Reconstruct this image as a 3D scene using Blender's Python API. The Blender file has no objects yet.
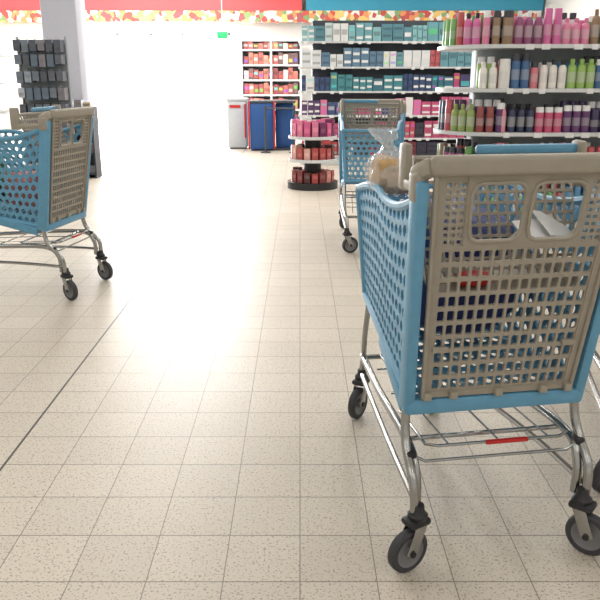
import bpy, bmesh, math, random
from mathutils import Vector, Matrix, noise
random.seed(7)
R=math.radians
sc=bpy.context.scene
sc.view_settings.view_transform='Standard'
sc.view_settings.look='None'
sc.view_settings.exposure=0.0

# ---------------------------------------------------------------- materials
def lin(c):
    return tuple((x/12.92 if x<=.04045 else ((x+.055)/1.055)**2.4) for x in c)
def rgb(r,g,b): return lin((r/255,g/255,b/255))
def mat(name,col,rough=.5,metal=0,emit=0,alpha=1,noise=0,spec=.5,trans=0,bump=0):
    m=bpy.data.materials.new(name); m.use_nodes=True
    nt=m.node_tree; b=nt.nodes['Principled BSDF']
    b.inputs['Base Color'].default_value=(*col,1)
    b.inputs['Roughness'].default_value=rough
    b.inputs['Metallic'].default_value=metal
    b.inputs['Specular IOR Level'].default_value=spec
    b.inputs['Alpha'].default_value=alpha
    b.inputs['Transmission Weight'].default_value=trans
    if emit:
        b.inputs['Emission Color'].default_value=(*col,1); b.inputs['Emission Strength'].default_value=emit
    if noise or bump:
        tc=nt.nodes.new('ShaderNodeTexCoord'); n=nt.nodes.new('ShaderNodeTexNoise')
        n.inputs['Scale'].default_value=35; n.inputs['Detail'].default_value=5
        nt.links.new(tc.outputs['Object'],n.inputs['Vector'])
        if noise:
            r=nt.nodes.new('ShaderNodeValToRGB')
            r.color_ramp.elements[0].position=.3; r.color_ramp.elements[1].position=.7
            r.color_ramp.elements[0].color=(*[c*(1-noise) for c in col],1)
            r.color_ramp.elements[1].color=(*[min(1,c*(1+noise)) for c in col],1)
            nt.links.new(n.outputs['Fac'],r.inputs['Fac']); nt.links.new(r.outputs['Color'],b.inputs['Base Color'])
        if bump:
            bp=nt.nodes.new('ShaderNodeBump'); bp.inputs['Strength'].default_value=bump
            bp.inputs['Distance'].default_value=.01
            nt.links.new(n.outputs['Fac'],bp.inputs['Height']); nt.links.new(bp.outputs['Normal'],b.inputs['Normal'])
    return m
M={}
M['blue']=mat('cart_blue_plastic',rgb(98,156,188),.42,noise=.05)
M['grey']=mat('cart_grey_plastic',rgb(158,150,136),.5,noise=.04)
M['chrome']=mat('chrome_steel',rgb(165,165,163),.22,1)
M['rubber']=mat('castor_rubber',rgb(58,58,62),.6,noise=.1)
M['black']=mat('black_plastic',rgb(34,34,38),.45,noise=.1)
M['hub']=mat('hub_grey',rgb(120,120,122),.4,noise=.05)
M['red']=mat('red_plastic',rgb(190,35,30),.4,noise=.05)
M['white']=mat('shelf_white',rgb(215,217,218),.45,noise=.02)
M['shelfgrey']=mat('shelf_grey',rgb(150,156,160),.5,noise=.03)
M['shelfdark']=mat('shelf_dark',rgb(66,70,78),.6,noise=.05)
M['wall']=mat('wall_paint',rgb(228,228,226),.8,noise=.02)
M['column']=mat('column_paint',rgb(190,192,204),.7,noise=.02)
M['ceil']=mat('ceiling_tile',rgb(225,225,222),.9,noise=.03)
M['alu']=mat('aluminium',rgb(200,202,205),.35,.8)
M['counterblue']=mat('counter_blue',rgb(34,82,146),.4,noise=.04)
M['countergrey']=mat('counter_grey',rgb(196,200,204),.5,noise=.04)
M['redsign']=mat('sign_red',rgb(222,82,88),.5,noise=.03)
M['bluesign']=mat('sign_blue',rgb(52,150,184),.5,noise=.03)
M['green']=mat('exit_green',rgb(30,150,90),.5,emit=.4)
M['tote']=mat('tote_blue',rgb(34,52,108),.6,noise=.15,bump=.3)
M['paper']=mat('paper_white',rgb(235,235,235),.7,noise=.02)
M['bread']=mat('bread_crust',rgb(196,160,112),.7,noise=.15,bump=.3)
M['film']=mat('plastic_film',rgb(238,240,240),.15,alpha=.30,bump=.6,spec=.8)
M['pave']=mat('pavement',rgb(190,188,180),.9,noise=.1)
M['poster']=mat('poster_peach',rgb(255,222,208),.6,noise=.06,emit=.4)  # printed sheet, no lamp: emission stands in for overexposing entrance daylight
M['greenbag']=mat('bag_green',rgb(70,120,80),.5,noise=.4,bump=.3)
M['pinkbag']=mat('bag_pink',rgb(190,120,115),.5,noise=.4,bump=.3)

def products_mat():
    m=bpy.data.materials.new('product_packaging'); m.use_nodes=True; nt=m.node_tree
    b=nt.nodes['Principled BSDF']; a=nt.nodes.new('ShaderNodeAttribute'); a.attribute_name='Col'
    hs=nt.nodes.new('ShaderNodeHueSaturation'); hs.inputs['Saturation'].default_value=.9; hs.inputs['Value'].default_value=1.0  # lower saturation paints glare haze into the packaging colours
    nt.links.new(a.outputs['Color'],hs.inputs['Color']); nt.links.new(hs.outputs['Color'],b.inputs['Base Color']); b.inputs['Roughness'].default_value=.35
    return m
M['prod']=products_mat()

def floor_mat():
    m=bpy.data.materials.new('floor_terrazzo_tiles'); m.use_nodes=True; nt=m.node_tree; N=nt.nodes; L=nt.links
    b=N['Principled BSDF']; tc=N.new('ShaderNodeTexCoord')
    sep=N.new('ShaderNodeSeparateXYZ'); L.new(tc.outputs['Object'],sep.inputs[0])
    def math_(op,a,bv=None):
        n=N.new('ShaderNodeMath'); n.operation=op
        for i,v in enumerate((a,bv)):
            if v is None: continue
            if isinstance(v,(int,float)): n.inputs[i].default_value=v
            else: L.new(v,n.inputs[i])
        return n.outputs[0]
    def line(sock,w):
        p=math_('PINGPONG',sock,.1)    # 0 at multiples of .2
        return math_('LESS_THAN',p,w)
    lx=line(sep.outputs['X'],.0015); ly=line(sep.outputs['Y'],.0019)
    grout=math_('MAXIMUM',lx,ly)
    dj=math_('LESS_THAN',math_('ABSOLUTE',math_('ADD',sep.outputs['X'],1.0)),.0045)
    dj2=math_('LESS_THAN',math_('ABSOLUTE',math_('SUBTRACT',sep.outputs['X'],4.0)),.0045)
    dj=math_('MAXIMUM',dj,dj2)
    def speck(scale,p0,p1):
        n2=N.new('ShaderNodeTexNoise'); n2.inputs['Scale'].default_value=scale; n2.inputs['Detail'].default_value=2
        L.new(tc.outputs['Object'],n2.inputs['Vector'])
        sp=N.new('ShaderNodeValToRGB'); sp.color_ramp.elements[0].position=p0; sp.color_ramp.elements[1].position=p1
        L.new(n2.outputs['Fac'],sp.inputs['Fac']); return sp.outputs[0]
    n3=N.new('ShaderNodeTexNoise'); n3.inputs['Scale'].default_value=1.3; L.new(tc.outputs['Object'],n3.inputs['Vector'])
    base=N.new('ShaderNodeValToRGB')
    base.color_ramp.elements[0].color=(*rgb(208,197,181),1); base.color_ramp.elements[1].color=(*rgb(222,213,199),1)
    L.new(n3.outputs['Fac'],base.inputs['Fac'])
    fx=math_('FLOOR',math_('MULTIPLY',sep.outputs['X'],5.0)); fy=math_('FLOOR',math_('MULTIPLY',sep.outputs['Y'],5.0))
    cb=N.new('ShaderNodeCombineXYZ'); L.new(fx,cb.inputs[0]); L.new(fy,cb.inputs[1])
    wn=N.new('ShaderNodeTexWhiteNoise'); L.new(cb.outputs[0],wn.inputs['Vector'])
    tint=math_('ADD',math_('MULTIPLY',wn.outputs['Value'],.07),.93)
    mx0=N.new('ShaderNodeMix'); mx0.data_type='RGBA'; mx0.blend_type='MULTIPLY'; mx0.inputs[0].default_value=1
    L.new(base.outputs[0],mx0.inputs[6])
    cc=N.new('ShaderNodeCombineColor'); 
    for i in range(3): L.new(tint,cc.inputs[i])
    L.new(cc.outputs[0],mx0.inputs[7])
    def mix(fac,a,col):
        x=N.new('ShaderNodeMix'); x.data_type='RGBA'; L.new(fac,x.inputs[0]); L.new(a,x.inputs[6]); x.inputs[7].default_value=(*col,1); return x.outputs[2]
    c=mix(math_('MULTIPLY',speck(150,.585,.65),.75),mx0.outputs[2],rgb(126,108,86))
    c=mix(math_('MULTIPLY',speck(85,.63,.69),.6),c,rgb(140,122,98))
    c=mix(math_('MULTIPLY',grout,.82),c,rgb(112,102,88))
    c=mix(dj,c,rgb(62,58,55))
    L.new(c,b.inputs['Base Color'])
    b.inputs['Roughness'].default_value=.43; b.inputs['Specular IOR Level'].default_value=.6
    return m
M['floor']=floor_mat()

def strip_mat():
    m=bpy.data.materials.new('fruit_strip'); m.use_nodes=True; nt=m.node_tree; N=nt.nodes; L=nt.links
    b=N['Principled BSDF']; tc=N.new('ShaderNodeTexCoord'); v=N.new('ShaderNodeTexVoronoi'); v.inputs['Scale'].default_value=9
    L.new(tc.outputs['Object'],v.inputs['Vector'])
    sep=N.new('ShaderNodeSeparateColor'); L.new(v.outputs['Color'],sep.inputs[0])
    r=N.new('ShaderNodeValToRGB'); r.color_ramp.interpolation='CONSTANT'
    cols=[(225,225,220),(195,80,72),(228,195,120),(130,160,105),(235,235,230),(222,145,95),(170,85,92)]
    e=r.color_ramp.elements
    while len(e)<len(cols): e.new(.5)
    for i,cx in enumerate(cols): e[i].position=i/len(cols)
    for i,cx in enumerate(cols): e[i].color=(*rgb(*cx),1)
    L.new(sep.outputs[0],r.inputs['Fac']); L.new(r.outputs[0],b.inputs['Base Color'])
    return m
M['strip']=strip_mat()

# ---------------------------------------------------------------- mesh helpers
def finish(name,bm,m,parent=None,loc=(0,0,0),smooth=True,rot=None):
    bmesh.ops.recalc_face_normals(bm,faces=bm.faces[:])
    me=bpy.data.meshes.new(name); bm.to_mesh(me); bm.free()
    if smooth:
        me.polygons.foreach_set('use_smooth',[True]*len(me.polygons))
        me.set_sharp_from_angle(angle=R(38))
    me.materials.append(m)
    o=bpy.data.objects.new(name,me); sc.collection.objects.link(o)
    o.location=loc
    if rot: o.rotation_euler=rot
    if parent: o.parent=parent
    return o
def empty(name,loc=(0,0,0),rz=0):
    e=bpy.data.objects.new(name,None); sc.collection.objects.link(e); e.location=loc; e.rotation_euler=(0,0,rz); e.empty_display_size=.1
    return e
def box(bm,c,s,bev=0,rot=None,seg=2):
    mx=Matrix.Translation(Vector(c))
    if rot is not None: mx=mx@rot.to_4x4()
    mx=mx@Matrix.Diagonal((*s,1))
    r=bmesh.ops.create_cube(bm,size=1,matrix=mx)
    vs=r['verts']
    if bev>0:
        es=list({e for v in vs for e in v.link_edges})
        bmesh.ops.bevel(bm,geom=es,offset=bev,segments=seg,affect='EDGES',profile=.5)
def beam(bm,p0,p1,w,d,bev=.006):
    p0=Vector(p0);p1=Vector(p1); z=(p1-p0); L=z.length; z.normalize()
    x=Vector((1,0,0)) if abs(z.x)<.8 else Vector((0,1,0))
    y=z.cross(x).normalized(); x=y.cross(z).normalized()
    box(bm,(p0+p1)/2,(w,d,L),bev,Matrix((x,y,z)).transposed())
def smoothpath(pts,n=5,closed=False):
    P=[Vector(p) for p in pts]; out=[]
    N=len(P)
    rng=N if closed else N-1
    for i in range(rng):
        if closed: a,b,c,d=P[i-1],P[i],P[(i+1)%N],P[(i+2)%N]
        else: a=P[max(i-1,0)];b=P[i];c=P[i+1];d=P[min(i+2,N-1)]
        for k in range(n):
            t=k/n
            out.append(.5*((2*b)+(c-a)*t+(2*a-5*b+4*c-d)*t*t+(-a+3*b-3*c+d)*t**3))
    if not closed: out.append(P[-1])
    return out
def tube(bm,pts,r,seg=10,closed=False,ry=None,smooth_n=0):
    if smooth_n: pts=smoothpath(pts,smooth_n,closed)
    P=[Vector(p) for p in pts]; N=len(P); rings=[]
    T=[]
    for i in range(N):
        if closed: t=P[(i+1)%N]-P[i-1]
        else: t=P[min(i+1,N-1)]-P[max(i-1,0)]
        T.append(t.normalized())
    up=Vector((0,0,1)) if abs(T[0].z)<.9 else Vector((0,1,0))
    x=up.cross(T[0]).normalized()
    for i in range(N):
        x=(x-T[i]*x.dot(T[i])).normalized(); y=T[i].cross(x)
        rr=r; r2=ry if ry else r
        rings.append([bm.verts.new(P[i]+x*math.cos(2*math.pi*k/seg)*rr+y*math.sin(2*math.pi*k/seg)*r2) for k in range(seg)])
    for i in range(N if closed else N-1):
        a=rings[i]; b=rings[(i+1)%N]
        for k in range(seg):
            bm.faces.new((a[k],a[(k+1)%seg],b[(k+1)%seg],b[k]))
    if not closed:
        bm.faces.new(rings[0][::-1]); bm.faces.new(rings[-1])
def lathe(bm,prof,mx=Matrix(),seg=20):
    rings=[]
    for (r,z) in prof:
        if r<1e-6: rings.append([bm.verts.new(mx@Vector((0,0,z)))])
        else: rings.append([bm.verts.new(mx@Vector((r*math.cos(2*math.pi*k/seg),r*math.sin(2*math.pi*k/seg),z))) for k in range(seg)])
    fs=[]
    for i in range(len(rings)-1):
        a,b=rings[i],rings[i+1]
        for k in range(seg):
            k2=(k+1)%seg
            if len(a)==1 and len(b)==1: continue
            if len(a)==1: f=bm.faces.new((a[0],b[k2],b[k]))
            elif len(b)==1: f=bm.faces.new((a[k],a[k2],b[0]))
            else: f=bm.faces.new((a[k],a[k2],b[k2],b[k]))
            fs.append((f,i))
    return fs
def cell(bm,P,Nn,t,u0,u1,v0,v1,a0,a1,b0,b1,cu,cv):
    outer=[(u0,v0),(u1,v0),(u1,v1),(u0,v1)]
    inner=[(a0+cu,b0),(a1-cu,b0),(a1,b0+cv),(a1,b1-cv),(a1-cu,b1),(a0+cu,b1),(a0,b1-cv),(a0,b0+cv)]
    res=[]
    for s in (.5,-.5):
        off=Nn*(t*s)
        O=[bm.verts.new(P(*p)+off) for p in outer]; I=[bm.verts.new(P(*p)+off) for p in inner]
        res.append((O,I))
        fl=[(O[0],O[1],I[1],I[0]),(O[1],I[2],I[1]),(O[1],O[2],I[3],I[2]),(O[2],I[4],I[3]),(O[2],O[3],I[5],I[4]),(O[3],I[6],I[5]),(O[3],O[0],I[7],I[6]),(O[0],I[0],I[7])]
        for f in fl: bm.faces.new(f if s>0 else f[::-1])
    (O,I),(O2,I2)=res
    for k in range(8):
        k2=(k+1)%8; bm.faces.new((I[k],I[k2],I2[k2],I2[k]))
def lattice(bm,P,Nn,t,n,m,bar=.2,u0=0,u1=1,v0=0,v1=1,stagger=False,c=.22):
    for j in range(m):
        va=v0+(v1-v0)*j/m; vb=v0+(v1-v0)*(j+1)/m; dv=vb-va
        off=.5 if (stagger and j%2) else 0
        du=(u1-u0)/n
        k=-off
        while k<n-1e-6:
            a=max(0,k); b=min(n,k+1)
            ua=u0+du*a; ub=u0+du*b; w=ub-ua
            bu=du*bar/2; bv=dv*bar/2
            hw=w-2*bu
            if hw>du*.15:
                cell(bm,P,Nn,t,ua,ub,va,vb,ua+bu,ub-bu,va+bv,vb-bv,min(du*c,hw*.4),dv*c)
            k+=1
def bil(p00,p10,p11,p01):
    p00,p10,p11,p01=map(Vector,(p00,p10,p11,p01))
    def P(u,v): return (p00*(1-u)+p10*u)*(1-v)+(p01*(1-u)+p11*u)*v
    n=(p10-p00).cross(p01-p00).normalized()
    return P,n
def solid(bm,P,Nn,t,u0,u1,v0,v1):
    A=[bm.verts.new(P(*p)+Nn*t/2) for p in ((u0,v0),(u1,v0),(u1,v1),(u0,v1))]
    B=[bm.verts.new(P(*p)-Nn*t/2) for p in ((u0,v0),(u1,v0),(u1,v1),(u0,v1))]
    bm.faces.new(A); bm.faces.new(B[::-1])
    for k in range(4): bm.faces.new((A[k],B[k],B[(k+1)%4],A[(k+1)%4]))

# ---------------------------------------------------------------- shopping cart
def topz(y):     # rim height along the side
    t=max(0,min(1,(y-.02)/.83))
    return .99-.10*t-.035*math.sin(math.pi*min(1,t*1.6))*(1 if t<.625 else 0)+.012*math.sin(math.pi*max(0,(t-.5)*2))
def build_cart_parts():
    parts=[]
    def add_(name,bm,m):
        o=finish(name,bm,M[m]); parts.append((name,o.data)); bpy.data.objects.remove(o)
    FR=.85
    def sideP(s):
        def P(u,v):
            yb=.12+(FR-.03-.12)*u; yt=.03+(FR-.03)*u
            zb=.43+.095*u; zt=topz(yt)
            xb=.225-.055*u; xt=.25-.055*u
            y=yb+(yt-yb)*v
            return Vector((s*(xb+(xt-xb)*v),y,zb+(zt-zb)*v))
        return P
    bm=bmesh.new()
    for s in (-1,1):
        lattice(bm,sideP(s),Vector((s,0.07,0)).normalized(),.008,17,11,.29,stagger=True,c=.24)
    P,n=bil((-.17,FR-.03,.525),(.17,FR-.03,.525),(.195,FR,topz(FR)),(-.195,FR,topz(FR)))
    lattice(bm,P,n,.008,9,10,.29,stagger=True,c=.24)
    P,n=bil((-.225,.12,.43),(.225,.12,.43),(.17,FR-.03,.525),(-.17,FR-.03,.525))
    lattice(bm,P,n,.008,10,15,.3,c=.2)
    add_('basket_lattice',bm,'blue')
    bm=bmesh.new()
    pts=[(-.256,.02,1.0)]+[(-(.252-.055*t),.03+.82*t,topz(.03+.82*t)) for t in [i/10 for i in range(10)]]
    pts+=[(-.197,.835,topz(.84)),(-.18,.862,topz(.85)),(0,.872,topz(.85)),(.18,.862,topz(.85)),(.197,.835,topz(.84))]
    pts+=[((.252-.055*t),.03+.82*t,topz(.03+.82*t)) for t in [1-i/10 for i in range(1,11)]]+[(.256,.02,1.0)]
    tube(bm,pts,.011,8,ry=.013,smooth_n=3)
    pts=[(-.227,.12,.43),(-.175,.8,.52),(-.15,.825,.525),(.15,.825,.525),(.175,.8,.52),(.227,.12,.43)]
    tube(bm,pts,.013,8)
    for s in (-1,1):
        tube(bm,[(s*.17,.82,.525),(s*.196,.85,topz(.85))],.013,8)
        beam(bm,(s*.238,.115,.41),(s*.262,.02,1.03),.030,.06,.008)
        beam(bm,(s*.232,.15,.40),(s*.2,.5,.47),.02,.045,.006)
    beam(bm,(-.25,.105,.425),(.25,.105,.425),.05,.045,.01)
    add_('blue_frame',bm,'blue')
    # rear flap
    bm=bmesh.new()
    P,n=bil((-.208,.09,.452),(.208,.09,.452),(.236,-.004,1.045),(-.236,-.004,1.045))
    if n.y>0: n=-n
    t=.008
    lattice(bm,P,n,t,15,10,.27,u0=.055,u1=.945,v0=.03,v1=.69,c=.1)
    solid(bm,P,n,t+.006,0,.055,0,1); solid(bm,P,n,t+.006,.945,1,0,1)
    solid(bm,P,n,t+.006,.055,.945,0,.03)
    solid(bm,P,n,t+.004,.055,.945,.69,.705)
    for (ua,ub,a,b) in ((.17,.5,.195,.482),(.5,.83,.518,.805)):
        cell(bm,P,n,t+.004,ua,ub,.705,.99,a,b,.722,.960,.05,.04)
        ring=[(a+.05,.722),(b-.05,.722),(b-.015,.735),(b,.77),(b,.915),(b-.015,.948),(b-.05,.96),(a+.05,.96),(a+.015,.948),(a,.915),(a,.77),(a+.015,.735)]
        tube(bm,[P(*q)+n*.006 for q in ring],.0055,8,closed=True)
    lattice(bm,P,n,t,3,9,.34,u0=.055,u1=.17,v0=.705,v1=.97,c=.1)
    lattice(bm,P,n,t,3,9,.34,u0=.83,u1=.945,v0=.705,v1=.97,c=.1)
    solid(bm,P,n,t,.055,.17,.97,1); solid(bm,P,n,t,.83,.945,.97,1)
    for u in (.03,.97,.2,.8,.5):
        q=P(u,.015)+n*.012; box(bm,q,(.022,.022,.022),.004)
    for u in (.09,.91):
        q=P(u,.24)+n*.008; box(bm,q,(.04,.012,.016),.003)
    for s in (0.005,.995):
        tube(bm,[P(s,0)+n*.010,P(s,1)+n*.010],.006,8)
    add_('rear_flap',bm,'grey')
    # child seat back
    bm=bmesh.new()
    P,n=bil((-.2,.10,.73),(.2,.10,.73),(.215,.21,1.05),(-.215,.21,1.05))
    lattice(bm,P,n,.008,16,12,.26,c=.1)
    P,n=bil((-.2,.07,.74),(.2,.07,.74),(.2,.20,.775),(-.2,.20,.775))
    solid(bm,P,n,.008,0,1,0,1)
    tube(bm,[(-.215,.21,1.055),(.215,.21,1.055)],.008,8)
    for s in (-1,1):
        box(bm,(s*.236,.215,1.035),(.022,.055,.12),.009)
        box(bm,(s*.240,.14,.995),(.012,.18,.025),.005)
    add_('child_seat',bm,'grey')
    bm=bmesh.new()
    box(bm,(.09,.215,1.075),(.28,.022,.024),.008)
    add_('seat_trim',bm,'blue')
    # handle : moulded bar with rounded-rectangular section and corner caps
    bm=bmesh.new()
    box(bm,(0,-.014,1.062),(.50,.036,.048),.014,seg=4)
    for s in (-1,1):
        beam(bm,(s*.245,-.012,1.062),(s*.266,.05,1.032),.034,.046,.014)
        box(bm,(s*.262,.03,1.01),(.034,.058,.075),.012,seg=3)
    box(bm,(0,.004,1.035),(.46,.014,.03),.004)
    add_('handle',bm,'grey')
    # chassis
    bm=bmesh.new()
    for s in (-1,1):
        r=.0125
        tube(bm,[(s*.240,.0,.165),(s*.245,.01,.25),(s*.246,.07,.31),(s*.243,.10,.36),(s*.24,.11,.42)],r,10,smooth_n=5)
        tube(bm,[(s*.226,.03,.165),(s*.228,.04,.26),(s*.228,.13,.312),(s*.205,.5,.295),(s*.165,.84,.268),(s*.15,.9,.24),(s*.15,.925,.16)],r,10,smooth_n=5)
        tube(bm,[(s*.165,.84,.262),(s*.175,.80,.36),(s*.18,.74,.50)],.010,8,smooth_n=4)
        tube(bm,[(s*.240,.02,.2),(s*.222,.3,.205),(s*.17,.8,.19),(s*.15,.91,.175)],.009,8,smooth_n=4)
    tube(bm,[(-.155,.86,.262),(.155,.86,.262)],.010,8)
    tube(bm,[(-.23,.13,.312),(.23,.13,.312)],.007,8)
    Z=.33
    tube(bm,[(-.2,.06,Z),(-.2,.28,Z-.01),(-.18,.30,Z-.01),(.18,.30,Z-.01),(.2,.28,Z-.01),(.2,.06,Z),(.17,.045,Z),(-.17,.045,Z)],.0045,8,closed=True)
    for x in (-.14,.0,.14):
        tube(bm,[(x,.045,Z),(x,.30,Z-.012),(x*.8,.82,.285)],.003,6)
    for y in (.45,.65): tube(bm,[(-.2+.05*y,y,.3),(.2-.05*y,y,.3)],.0035,6)
    tube(bm,[(-.235,.06,.30),(-.2,.05,.285),(.2,.05,.285),(.235,.06,.30)],.0045,8)
    add_('chassis_tubes',bm,'chrome')
    bm=bmesh.new(); box(bm,(.02,.043,Z),(.12,.014,.011),.004); add_('rack_grip',bm,'red')
    bm=bmesh.new()
    for s in (-1,1): box(bm,(s*.238,.065,.305),(.026,.04,.018),.006)
    add_('brackets',bm,'black')
    return parts
PARTS=build_cart_parts()
def castors(e,sws):
    bt=bmesh.new(); bh=bmesh.new(); bb=bmesh.new(); bc=bmesh.new()
    for (x,y),sw in zip(((-.232,.0),(.232,.0),(-.15,.92),(.15,.92)),sws):
        sw=R(sw)
        B=Matrix.Translation((x,y,0))@Matrix.Rotation(sw,4,'Z')
        W=B@Matrix.Translation((0,-.028,.061))@Matrix.Rotation(R(90),4,'Y')
        lathe(bt,[(.043,-.013),(.054,-.014),(.060,-.009),(.061,0),(.060,.009),(.054,.014),(.043,.013)],W,32)
        lathe(bh,[(0,-.016),(.014,-.016),(.016,-.008),(.036,-.007),(.044,-.0125),(.044,.0125),(.036,.007),(.016,.008),(.014,.016),(0,.016)],W,32)
        for s in (-1,1):
            Q=B@Vector((s*.021,-.016,.098))
            rot=(Matrix.Rotation(sw,3,'Z')@Matrix.Rotation(R(-22),3,'X'))
            box(bc,Q,(.0035,.034,.09),.0015,rot)
        box(bb,B@Vector((0,-.004,.143)),(.052,.066,.020),.008,Matrix.Rotation(sw,3,'Z'))
        lathe(bb,[(0,.15),(.026,.15),(.027,.162),(.018,.172),(.016,.19),(0,.19)],B,16)
        lathe(bb,[(0,-.026),(.009,-.026),(.009,.026),(0,.026)],W,12)
    finish('castor_tyres',bt,M['rubber'],e); finish('castor_hubs',bh,M['hub'],e); finish('castor_forks',bc,M['chrome'],e); finish('castor_caps',bb,M['black'],e)
def cart(loc,rz,sws):
    e=empty('shopping_cart',loc,rz)
    for n,me in PARTS:
        o=bpy.data.objects.new(n,me); sc.collection.objects.link(o); o.parent=e
    castors(e,sws)
    return e
near=cart((.536,1.70,0),R(9.5),(-68,42,-42,-40))
cart((-1.325,4.355,0),R(79.6),(-28,-20,-10,0))
cart((.595,6.22,0),R(173.8),(20,-30,-50,-70))
cart((1.21,2.02,0),R(-8),(-45,-20,0,0))

# ---------------------------------------------------------------- things in the carts
def tolocal(e,p):
    return Matrix.Translation(e.location)@Matrix.Rotation(e.rotation_euler[2],4,'Z')@Vector(p)
def blob(name,loc,rz,size,m,amp=.12,freq=9,sub=4,sq=.0):
    bm=bmesh.new(); bmesh.ops.create_icosphere(bm,subdivisions=sub,radius=1)
    for v in bm.verts:
        p=v.co.copy()
        if sq:
            p=Vector([math.copysign(abs(c)**(1-sq),c) for c in p])
        k=1+amp*noise.noise(v.co*freq*.3+Vector(loc))+amp*.5*noise.noise(v.co*freq)
        v.co=Vector((p.x*size[0],p.y*size[1],p.z*size[2]))*k
    return finish(name,bm,M[m],loc=loc,rot=(0,0,rz))
h=near.rotation_euler[2]
blob('shopping_tote',tolocal(near,(.0,.53,.70)),h,(.16,.24,.18),'tote',.08,8,4,.55)
e=empty('bread_bag',tolocal(near,(-.15,.60,.968)),h)
o=blob('loaf',(0,0,-.012),0,(.068,.09,.045),'bread',.08,5,4,.25); o.parent=e
for (dx,dy,dz) in ((-.03,-.04,.025),(.03,-.03,.026),(-.02,.05,.02)):
    o=blob('bread_roll',(dx,dy,dz),0,(.038,.04,.032),'bread',.1,5,3,.1); o.parent=e
bm=bmesh.new()
prof=[(0,-.058),(.050,-.058),(.074,-.048),(.086,-.025),(.088,0),(.080,.025),(.062,.048),(.042,.062),(.026,.075),(.017,.088),(.022,.10),(.036,.115),(.044,.128),(.042,.138)]
lathe(bm,prof,Matrix(),44)
for v in bm.verts:
    k=1+.25*noise.noise(v.co*38)+.1*noise.noise(v.co*90); v.co.x*=k; v.co.y*=k*1.3
    v.co.z+=.012*noise.noise(v.co*50+Vector((3,1,2)))
    if v.co.z>.04: v.co.x-= (v.co.z-.04)*.45
finish('plastic_wrap',bm,M['film'],e)
bm=bmesh.new()
box(bm,(0,0,0),(.13,.1,.002)); box(bm,(.05,.02,.006),(.10,.09,.002),0,Matrix.Rotation(R(12),3,'Y'))
finish('paper_leaflet',bm,M['paper'],loc=tolocal(near,(.095,.105,.875)),rot=(R(35),0,h+.3))
blob('snack_packet',tolocal(near,(-.085,.09,.768)),h,(.048,.022,.018),'red',.1,5,3,.4)
lp=Matrix.Translation((-1.325,4.355,0))@Matrix.Rotation(R(79.6),4,'Z')
blob('grocery_bag',lp@Vector((-.03,.60,.68)),.3,(.14,.13,.15),'greenbag',.15,7,4,.4)
blob('grocery_bag',lp@Vector((0.02,.34,.60)),.3,(.12,.10,.11),'pinkbag',.15,7,4,.4)

# ---------------------------------------------------------------- coloured product meshes
def setcol(lay,faces,c):
    for f in faces:
        for l in f.loops: l[lay]=(*c,1)
def bottle(bm,lay,x,y,z,r,h,c,cap):
    lab=tuple(min(1,q*.6+.25) for q in c)
    fs=lathe(bm,[(0,0),(r*.95,0),(r,h*.08),(r,h*.2),(r,h*.55),(r*.97,h*.68),(r*.8,h*.77),(r*.45,h*.81),(r*.5,h*.83),(r*.5,h*.98),(0,h)],Matrix.Translation((x,y,z)),12)
    for f,i in fs:
        setcol(lay,[f],cap if i>=7 else (lab if i==3 else c))
def can(bm,lay,x,y,z,r,h,c,cap):
    fs=lathe(bm,[(0,0),(r,0),(r,h*.25),(r,h*.55),(r,h*.76),(r*.93,h*.79),(r*.93,h*.98),(r*.85,h),(0,h)],Matrix.Translation((x,y,z)),12)
    lab=tuple(min(1,q*.7+.2) for q in c)
    for f,i in fs:
        setcol(lay,[f],cap if i>=5 else (lab if i==2 else c))
def pbox(bm,lay,x,y,z,w,d,hh,c,rz=0,lab=None):
    n0=len(bm.faces)
    box(bm,(x,y,z+hh/2),(w,d,hh),0,Matrix.Rotation(rz,3,'Z'))
    bm.faces.ensure_lookup_table()
    setcol(lay,bm.faces[n0:],c)
    n0=len(bm.faces)
    k=random.uniform(.35,.65)
    box(bm,(x,y,z+hh*k),(w*.8,d+.004,hh*.3),0,Matrix.Rotation(rz,3,'Z'))
    bm.faces.ensure_lookup_table()
    setcol(lay,bm.faces[n0:],lab or tuple(min(1,q*.5+random.choice((.02,.4))) for q in c))

def rounded_plan(x0,x1,y0,y1,r,seg=10,left=True,right=True):
    pts=[]
    def arc(cx,cy,a0,rr):
        for k in range(seg+1):
            a=a0+R(90)*k/seg; pts.append((cx+rr*math.cos(a),cy+rr*math.sin(a)))
    if left: arc(x0+r,y0+r,R(180),r)
    else: pts.append((x0,y0))
    if right: arc(x1-r,y0+r,R(270),r)
    else: pts.append((x1,y0))
    if right: arc(x1-r,y1-r,0,r)
    else: pts.append((x1,y1))
    if left: arc(x0+r,y1-r,R(90),r)
    else: pts.append((x0,y1))
    return pts
def prism(bm,pts,z0,z1):
    a=[bm.verts.new((x,y,z0)) for x,y in pts]; b=[bm.verts.new((x,y,z1)) for x,y in pts]
    bm.faces.new(a[::-1]); bm.faces.new(b)
    n=len(pts)
    for i in range(n): bm.faces.new((a[i],a[(i+1)%n],b[(i+1)%n],b[i]))
def pal(l): return [rgb(*c) for c in l]
PT=pal([(150,70,120),(215,90,160),(90,150,75),(50,52,70),(226,120,160),(60,110,165),(110,175,90),(150,120,90),(225,225,225),(190,60,60)])
PS=pal([(232,230,225),(50,100,150),(235,232,225),(110,175,90),(215,110,125),(70,140,185),(240,235,228),(150,190,90),(215,95,90)])
P3=pal([(100,55,110),(225,130,150),(60,45,85),(220,215,210),(50,60,90),(190,60,85),(150,170,90),(200,60,110),(60,40,70),(150,60,60)])
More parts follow.
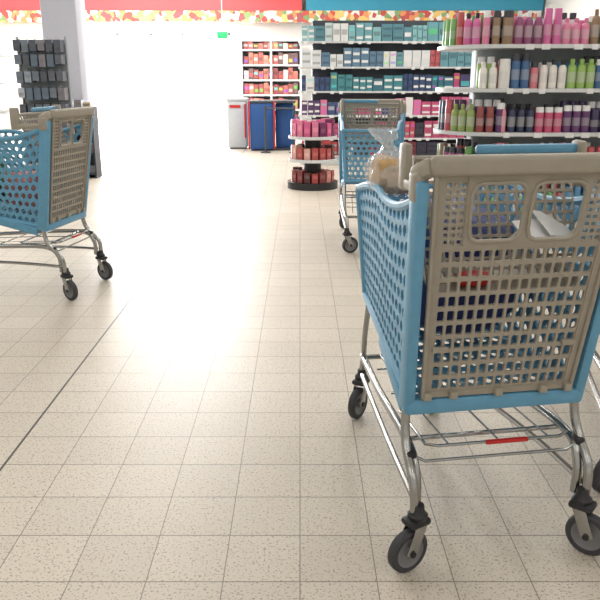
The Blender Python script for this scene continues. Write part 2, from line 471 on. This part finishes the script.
def gondola(x0,x1,y0,y1,r,shelves,base_mat,left=True,right=True,inset=.3,top=None,t=.03,core='shelfgrey'):
    e=empty('store_shelving_gondola')
    bm=bmesh.new()
    for z in shelves: prism(bm,rounded_plan(x0,x1,y0,y1,r,left=left,right=right),z-t,z)
    prism(bm,rounded_plan(x0+.02,x1-.02,y0+.03,y1-.03,max(.02,r-.02),left=left,right=right),0,.12)
    finish('shelves',bm,M[base_mat],e)
    bm=bmesh.new()
    prism(bm,rounded_plan(x0+(inset if left else 0),x1-(inset if right else 0),y0+inset,y1-inset,max(.03,r-inset),left=left,right=right),.1,top or shelves[-1]+.02)
    finish('core_panel',bm,M[core],e)
    bm=bmesh.new()
    for z in shelves:
        x=x0+r+.05
        while x<x1-r-.1:
            w=random.choice((.05,.07))
            if random.random()<.6: box(bm,(x,y0-.003,z-.02),(w,.004,.042))
            x+=.13
    finish('price_labels',bm,M['paper'],e,smooth=False)
    return e
SH=[.14,.48,.82,1.17,1.51]
GX0,GX1,GY0,GY1,GR=1.20,4.6,6.15,7.15,.45
gondola(GX0,GX1,GY0,GY1,GR,SH,'white',right=False)
bm=bmesh.new(); lay=bm.loops.layers.float_color.new('Col')
rs=random.Random(21)
for si,z in enumerate(SH):
    pl=(PS,PT,P3,PS,PT)[si]
    for row in range(2):
        inset=.05+.1*row
        path=[]
        a=R(180); rr=GR-inset
        while a<R(270):
            path.append((GX0+GR+rr*math.cos(a),GY0+GR+rr*math.sin(a))); a+=.078/max(rr,.1)
        x=GX0+GR+.02
        while x<GX1-.06: path.append((x,GY0+inset)); x+=.076
        run=0; idx=rs.randint(0,5)
        for (px,py) in path:
            if run<=0:
                run=rs.randint(1,3); idx+=rs.randint(1,3); c=pl[idx%len(pl)]; cap=rs.choice([rgb(235,235,235),rgb(50,50,60),c,c]); hh=rs.uniform(.18,.27); kind=rs.random(); rad=rs.uniform(.029,.037)
            run-=1
            if si==3 and px<GX0+.28: continue
            (bottle if kind<.4 else can)(bm,lay,px,py,z+.001,rad,hh,c,cap)
finish('shampoo_bottles',bm,M['prod'])

# middle gondola (packaged goods)
MS=[.14,.40,.73,1.07,1.41,1.76]
gondola(-.02,4.4,11.1,12.0,.05,MS,'white',top=2.05,right=False,core='shelfdark',t=.025,inset=.2)
bm=bmesh.new(); lay=bm.loops.layers.float_color.new('Col')
PM=[pal([(180,40,40),(230,225,215),(120,40,60),(60,60,80)]),
    pal([(200,60,90),(60,60,75),(190,60,110),(230,225,220)]),
    pal([(225,70,140),(225,110,160),(90,60,110),(240,235,235),(60,80,130),(200,60,120)]),
    pal([(50,115,135),(75,65,110),(190,60,110),(50,75,120),(230,230,230),(60,140,150)]),
    pal([(100,160,175),(200,80,90),(225,150,180),(225,230,232),(225,130,165),(90,130,160)]),
    pal([(130,190,195),(230,235,235),(100,165,175),(200,222,222),(80,140,155),(235,235,230)])]
for si,z in enumerate(MS):
    x=.02
    while x<4.15:
        w=random.uniform(.07,.16); c=random.choice(PM[si]); k=random.randint(1,3); hh=random.uniform(.09,.13); st=random.choice((1,2,2,2)); 
        if st==1: hh=random.uniform(.15,.26)
        lb=random.choice((rgb(235,235,235),tuple(q*.6 for q in c),None))
        for q in range(k):
            if x+w<4.35:
                for s_ in range(st): pbox(bm,lay,x+w/2,11.16,z+.001+s_*(hh+.002),w-.010,.11,hh,c,lab=lb)
            x+=w
finish('packaged_goods',bm,M['prod'])

# round end display
DXc,DYc=.15,8.75
e=empty('round_display_stand')
bm=bmesh.new()
for z0,z1,r in ((0,.08,.30),(.32,.345,.28),(.58,.605,.27)):
    lathe(bm,[(0,z0),(r,z0),(r,z1),(0,z1)],Matrix.Translation((DXc,DYc,0)),36)
lathe(bm,[(0,.08),(.1,.08),(.1,.62),(0,.62)],Matrix.Translation((DXc,DYc,0)),24)
finish('tiers',bm,M['black'],e)
bm=bmesh.new()
for z in (.345,.605): lathe(bm,[(.275,z-.03),(.285,z-.03),(.285,z+.005),(.275,z+.005)],Matrix.Translation((DXc,DYc,0)),36)
finish('tier_rims',bm,M['white'],e)
bm=bmesh.new(); lay=bm.loops.layers.float_color.new('Col')
for z,pl,hh in ((.081,pal([(170,50,45),(130,40,40),(90,40,40),(190,120,110)]),.14),(.346,pal([(180,60,55),(150,50,50),(220,160,150),(100,36,36)]),.15),(.606,pal([(225,90,150),(210,70,130),(220,110,150),(120,40,90)]),.17)):
    for k in range(17):
        a=2*math.pi*k/17
        c=random.choice(pl)
        pbox(bm,lay,DXc+.21*math.cos(a),DYc+.21*math.sin(a),z,.07,.09,hh*random.uniform(.75,1.15),c,a+R(90),lab=tuple(min(1,q*1.1+.06) for q in c))
finish('gift_boxes',bm,M['prod'])

# left gondola
LS=[.14,.5,.85,1.2,1.55]
gondola(-6.2,-3.72,9.4,10.4,.15,LS,'white',left=False,top=1.85)
bm=bmesh.new(); lay=bm.loops.layers.float_color.new('Col')
pl=pal([(200,205,210),(130,138,145),(230,225,215),(150,165,180),(180,130,122),(100,102,108)])
for z in LS:
    x=-6.1
    while x<-3.9:
        c=random.choice(pl)
        w=random.uniform(.09,.16); pbox(bm,lay,x+w/2,9.49,z+.001,w-.012,.12,random.uniform(.15,.27),c,lab=tuple(q*.7+.15 for q in c)); x+=w
finish('household_goods',bm,M['prod'])

# merchandise rack in front of the column
e=empty('merchandise_display_rack')
bm=bmesh.new()
RX,RY,RW=-2.79,8.35,.26
for s in (-1,1):
    tube(bm,[(RX+s*RW,RY,0.04),(RX+s*RW,RY,1.68)],.014,8)
    box(bm,(RX+s*RW,RY,.03),(.05,.5,.05),.008)
ZS=(.30,.47,.64,.81,.98,1.15,1.32,1.49,1.64)
for z in ZS:
    tube(bm,[(RX-RW,RY,z),(RX+RW,RY,z)],.009,6)
    for k in range(6):
        x=RX-.215+k*.086
        tube(bm,[(x,RY,z),(x,RY-.2,z+.02)],.003,6)
box(bm,(RX,RY+.01,.86),(2*RW-.02,.012,1.5))
finish('frame',bm,M['shelfgrey'],e)
bm=bmesh.new(); box(bm,(RX,RY-.02,.07),(.58,.42,.10),.01); finish('base',bm,M['shelfdark'],e)
bm=bmesh.new(); lay=bm.loops.layers.float_color.new('Col')
pl=pal([(106,116,130),(74,80,92),(140,152,165),(90,96,108),(120,116,124),(90,108,126),(170,178,188)])
for z in ZS:
    for k in range(6):
        x=RX-.215+k*.086; c=random.choice(pl)
        hh=random.uniform(.095,.13)
        pbox(bm,lay,x,RY-.10,z-hh,.07,.14,hh,c,lab=tuple(q*.6+.05 for q in c))
finish('hanging_merchandise',bm,M['prod'])

# low narrow shelf by the column
e=empty('low_display_shelf',(-2.83,9.7,0))
bm=bmesh.new()
box(bm,(0,.12,.45),(.36,.03,.9)); 
for z in (.06,.32,.58,.86): box(bm,(0,0,z),(.36,.26,.025))
for s in (-1,1): box(bm,(s*.175,0,.45),(.02,.26,.9))
finish('shelf_body',bm,M['shelfdark'],e)
bm=bmesh.new(); lay=bm.loops.layers.float_color.new('Col')
for z in (.073,.333,.593,.873):
    for k in range(3): pbox(bm,lay,-.11+.11*k,-.03,z,.09,.12,random.uniform(.08,.14),random.choice(pal([(180,160,120),(120,120,130),(140,140,140),(130,80,60)])),lab=rgb(120,110,100))
o=finish('shelf_goods',bm,M['prod'],e)

# far back wall cooler
e=empty('refrigerated_cabinet')
bm=bmesh.new()
CX0,CX1,CY=-1.42,.02,18.9
box(bm,((CX0+CX1)/2,CY+.3,1.05),(CX1-CX0,.05,2.1)); 
for x in (CX0,(CX0+CX1)/2,CX1): box(bm,(x,CY,1.05),(.05,.6,2.1),.01)
for z in (.1,.5,.85,1.2,1.55,1.9,2.12): box(bm,((CX0+CX1)/2,CY,z),(CX1-CX0,.58,.04))
finish('cabinet_frame',bm,M['white'],e)
bm=bmesh.new(); lay=bm.loops.layers.float_color.new('Col')
pl=pal([(185,90,85),(215,140,120),(150,70,70),(225,200,190),(200,110,90),(120,90,90)])
for z in (.12,.52,.87,1.22,1.57,1.92):
    x=CX0+.05
    while x<CX1-.16:
        pbox(bm,lay,x+.06,CY-.18,z+.001,.11,.16,random.uniform(.12,.17) if z>1.9 else random.uniform(.18,.28),random.choice(pl)); x+=.12
finish('chilled_products',bm,M['prod'])

# counters with gate posts
e=empty('service_counter')
bm=bmesh.new()
box(bm,(-.68,13.6,.43),(.42,.6,.80),.02); box(bm,(-.28,13.75,.43),(.32,.5,.78),.02)
finish('blue_body',bm,M['counterblue'],e)
bm=bmesh.new(); box(bm,(-.50,13.62,.85),(.84,.66,.04),.01); box(bm,(-.5,13.65,.02),(.76,.5,.04)); finish('counter_top',bm,M['shelfdark'],e)
bm=bmesh.new(); box(bm,(-.905,13.29,.45),(.03,.03,.84),.005); box(bm,(-.455,13.29,.45),(.03,.03,.84),.005); finish('red_edges',bm,M['red'],e)
bm=bmesh.new()
for x in (-.6,-.1): tube(bm,[(x,13.0,0),(x,13.0,.8)],.022,10); lathe(bm,[(0,0),(.09,0),(.09,.015),(0,.02)],Matrix.Translation((x,13.0,0)),20)
tube(bm,[(-.6,13.0,.75),(-.1,13.0,.75)],.014,8)
finish('gate_posts',bm,M['shelfdark'],e)
e=empty('recycling_bin')
bm=bmesh.new(); box(bm,(-1.15,13.9,.44),(.36,.4,.84),.03); box(bm,(-1.15,13.9,.88),(.39,.43,.05),.015); finish('bin_body',bm,M['countergrey'],e)
bm=bmesh.new(); box(bm,(-1.0,13.69,.5),(.03,.01,.6)); box(bm,(-1.18,13.69,.76),(.2,.01,.05)); finish('bin_slot',bm,M['red'],e)
bm=bmesh.new(); box(bm,(-1.15,13.9,.01),(.3,.36,.02)); finish('bin_foot',bm,M['black'],e)

# ---------------------------------------------------------------- room shell
X0,X1,Y0,Y1,H=-8,6,-3,19.5,3.4
def shell(name,c,s,m):
    bm=bmesh.new(); box(bm,(0,0,0),s); return finish(name,bm,M[m],loc=c,smooth=False)
bm=bmesh.new(); vs=[bm.verts.new(p) for p in ((X0,Y0,0),(X1,Y0,0),(X1,Y1+.2,0),(X0,Y1+.2,0))]; bm.faces.new(vs)
finish('floor',bm,M['floor'],smooth=False)
shell('ceiling',((X0+X1)/2,(Y0+Y1)/2,H+.05),(X1-X0,Y1-Y0,.1),'ceil')
shell('wall_left',(X0-.1,(Y0+Y1)/2,H/2),(.2,Y1-Y0+.4,H),'wall')
shell('wall_right',(X1+.1,(Y0+Y1)/2,H/2),(.2,Y1-Y0+.4,H),'wall')
shell('wall_front',((X0+X1)/2,Y0-.1,H/2),(X1-X0,.2,H),'wall')
DX0,DX1,DZ=-5.55,-1.75,2.35
bm=bmesh.new()
box(bm,((X0+DX0)/2,Y1+.1,H/2),(DX0-X0,.2,H)); box(bm,((DX1+X1)/2,Y1+.1,H/2),(X1-DX1,.2,H)); box(bm,((DX0+DX1)/2,Y1+.1,(H+DZ)/2),(DX1-DX0,.2,H-DZ))
finish('wall_back',bm,M['wall'],smooth=False)
e=empty('door_1')
bm=bmesh.new()
for x in (DX0+.03,-4.6,-3.75,-2.95,DX1-.03): box(bm,(x,Y1+.05,DZ/2),(.05,.08,DZ),.005)
for z in (.04,DZ-.04): box(bm,((DX0+DX1)/2,Y1+.05,z),(DX1-DX0,.08,.08),.005)
finish('door_frame',bm,M['alu'],e)
bm=bmesh.new(); box(bm,(-4.75,Y1-.02,.75),(1.0,.015,1.0),.003); finish('window_poster',bm,M['poster'])
shell('outside_pavement',(-3.5,23.4,-.05),(14,7,.1),'pave')
bm=bmesh.new(); box(bm,(-3.95,19.3,3.07),(8.0,.3,.62),.01); finish('fascia_banner_red',bm,M['redsign'],smooth=False)
bm=bmesh.new(); box(bm,(3.05,19.3,3.1),(5.8,.3,.56),.01); finish('fascia_banner_blue',bm,M['bluesign'],smooth=False)
bm=bmesh.new(); box(bm,(-1.0,19.29,2.70),(13.8,.34,.26),.0); finish('trim_1',bm,M['strip'],smooth=False)
e=empty('exit_sign')
bm=bmesh.new(); box(bm,(-1.75,17.5,2.18),(.24,.05,.15),.005); finish('sign_panel',bm,M['green'],e)
bm=bmesh.new(); tube(bm,[(-1.75,17.5,2.24),(-1.75,17.5,3.4)],.008,8); finish('sign_rod',bm,M['white'],e)
bm=bmesh.new(); box(bm,(-3.13,10.35,1.7),(.46,.46,3.4),.015); finish('structural_column',bm,M['column'])
for nm,c,s in (('baseboard_left',(X0+.015,(Y0+Y1)/2,.05),(.03,Y1-Y0,.1)),('baseboard_right',(X1-.015,(Y0+Y1)/2,.05),(.03,Y1-Y0,.1)),('baseboard_back',((DX1+X1)/2,Y1-.015,.05),(X1-DX1,.03,.1))):
    shell(nm,c,s,'shelfgrey')

# ---------------------------------------------------------------- lights
def area(name,loc,size,energy,rot=(0,0,0),col=(1,1,1)):
    l=bpy.data.lights.new(name,'AREA'); l.shape='RECTANGLE'; l.size=size[0]; l.size_y=size[1]; l.energy=energy; l.color=col
    o=bpy.data.objects.new(name,l); sc.collection.objects.link(o); o.location=loc; o.rotation_euler=rot
    return o
for x in (-5,-1.7,1.6,4.6):
    for y in (-1,3.2,7.4,11.6,15.8):
        bm=bmesh.new(); box(bm,(x,y,H-.03),(.34,2.6,.06),.01); finish('ceiling_light_fixture',bm,M['white'])
        area('ceiling_tube_light',(x,y,H-.07),(.28,2.5),(25 if y<5 else (42 if y<9 else 56)),col=(1,.98,.95))
area('entrance_daylight',((DX0+DX1)/2,Y1+.35,DZ/2),(DX1-DX0,DZ),1900,(R(-90),0,0),(.95,.97,1))
w=bpy.data.worlds.new('daylight_world'); sc.world=w; w.use_nodes=True
w.node_tree.nodes['Background'].inputs['Color'].default_value=(.95,.97,1,1); w.node_tree.nodes['Background'].inputs['Strength'].default_value=2.5

# ---------------------------------------------------------------- camera
cd=bpy.data.cameras.new('camera'); cam=bpy.data.objects.new('camera',cd); sc.collection.objects.link(cam)
cd.sensor_width=36; cd.sensor_fit='HORIZONTAL'; cd.lens=730/600*36; cd.clip_start=.05
cam.location=(0,0,1.25); cam.rotation_euler=(R(90-16.9),0,0)
sc.camera=cam
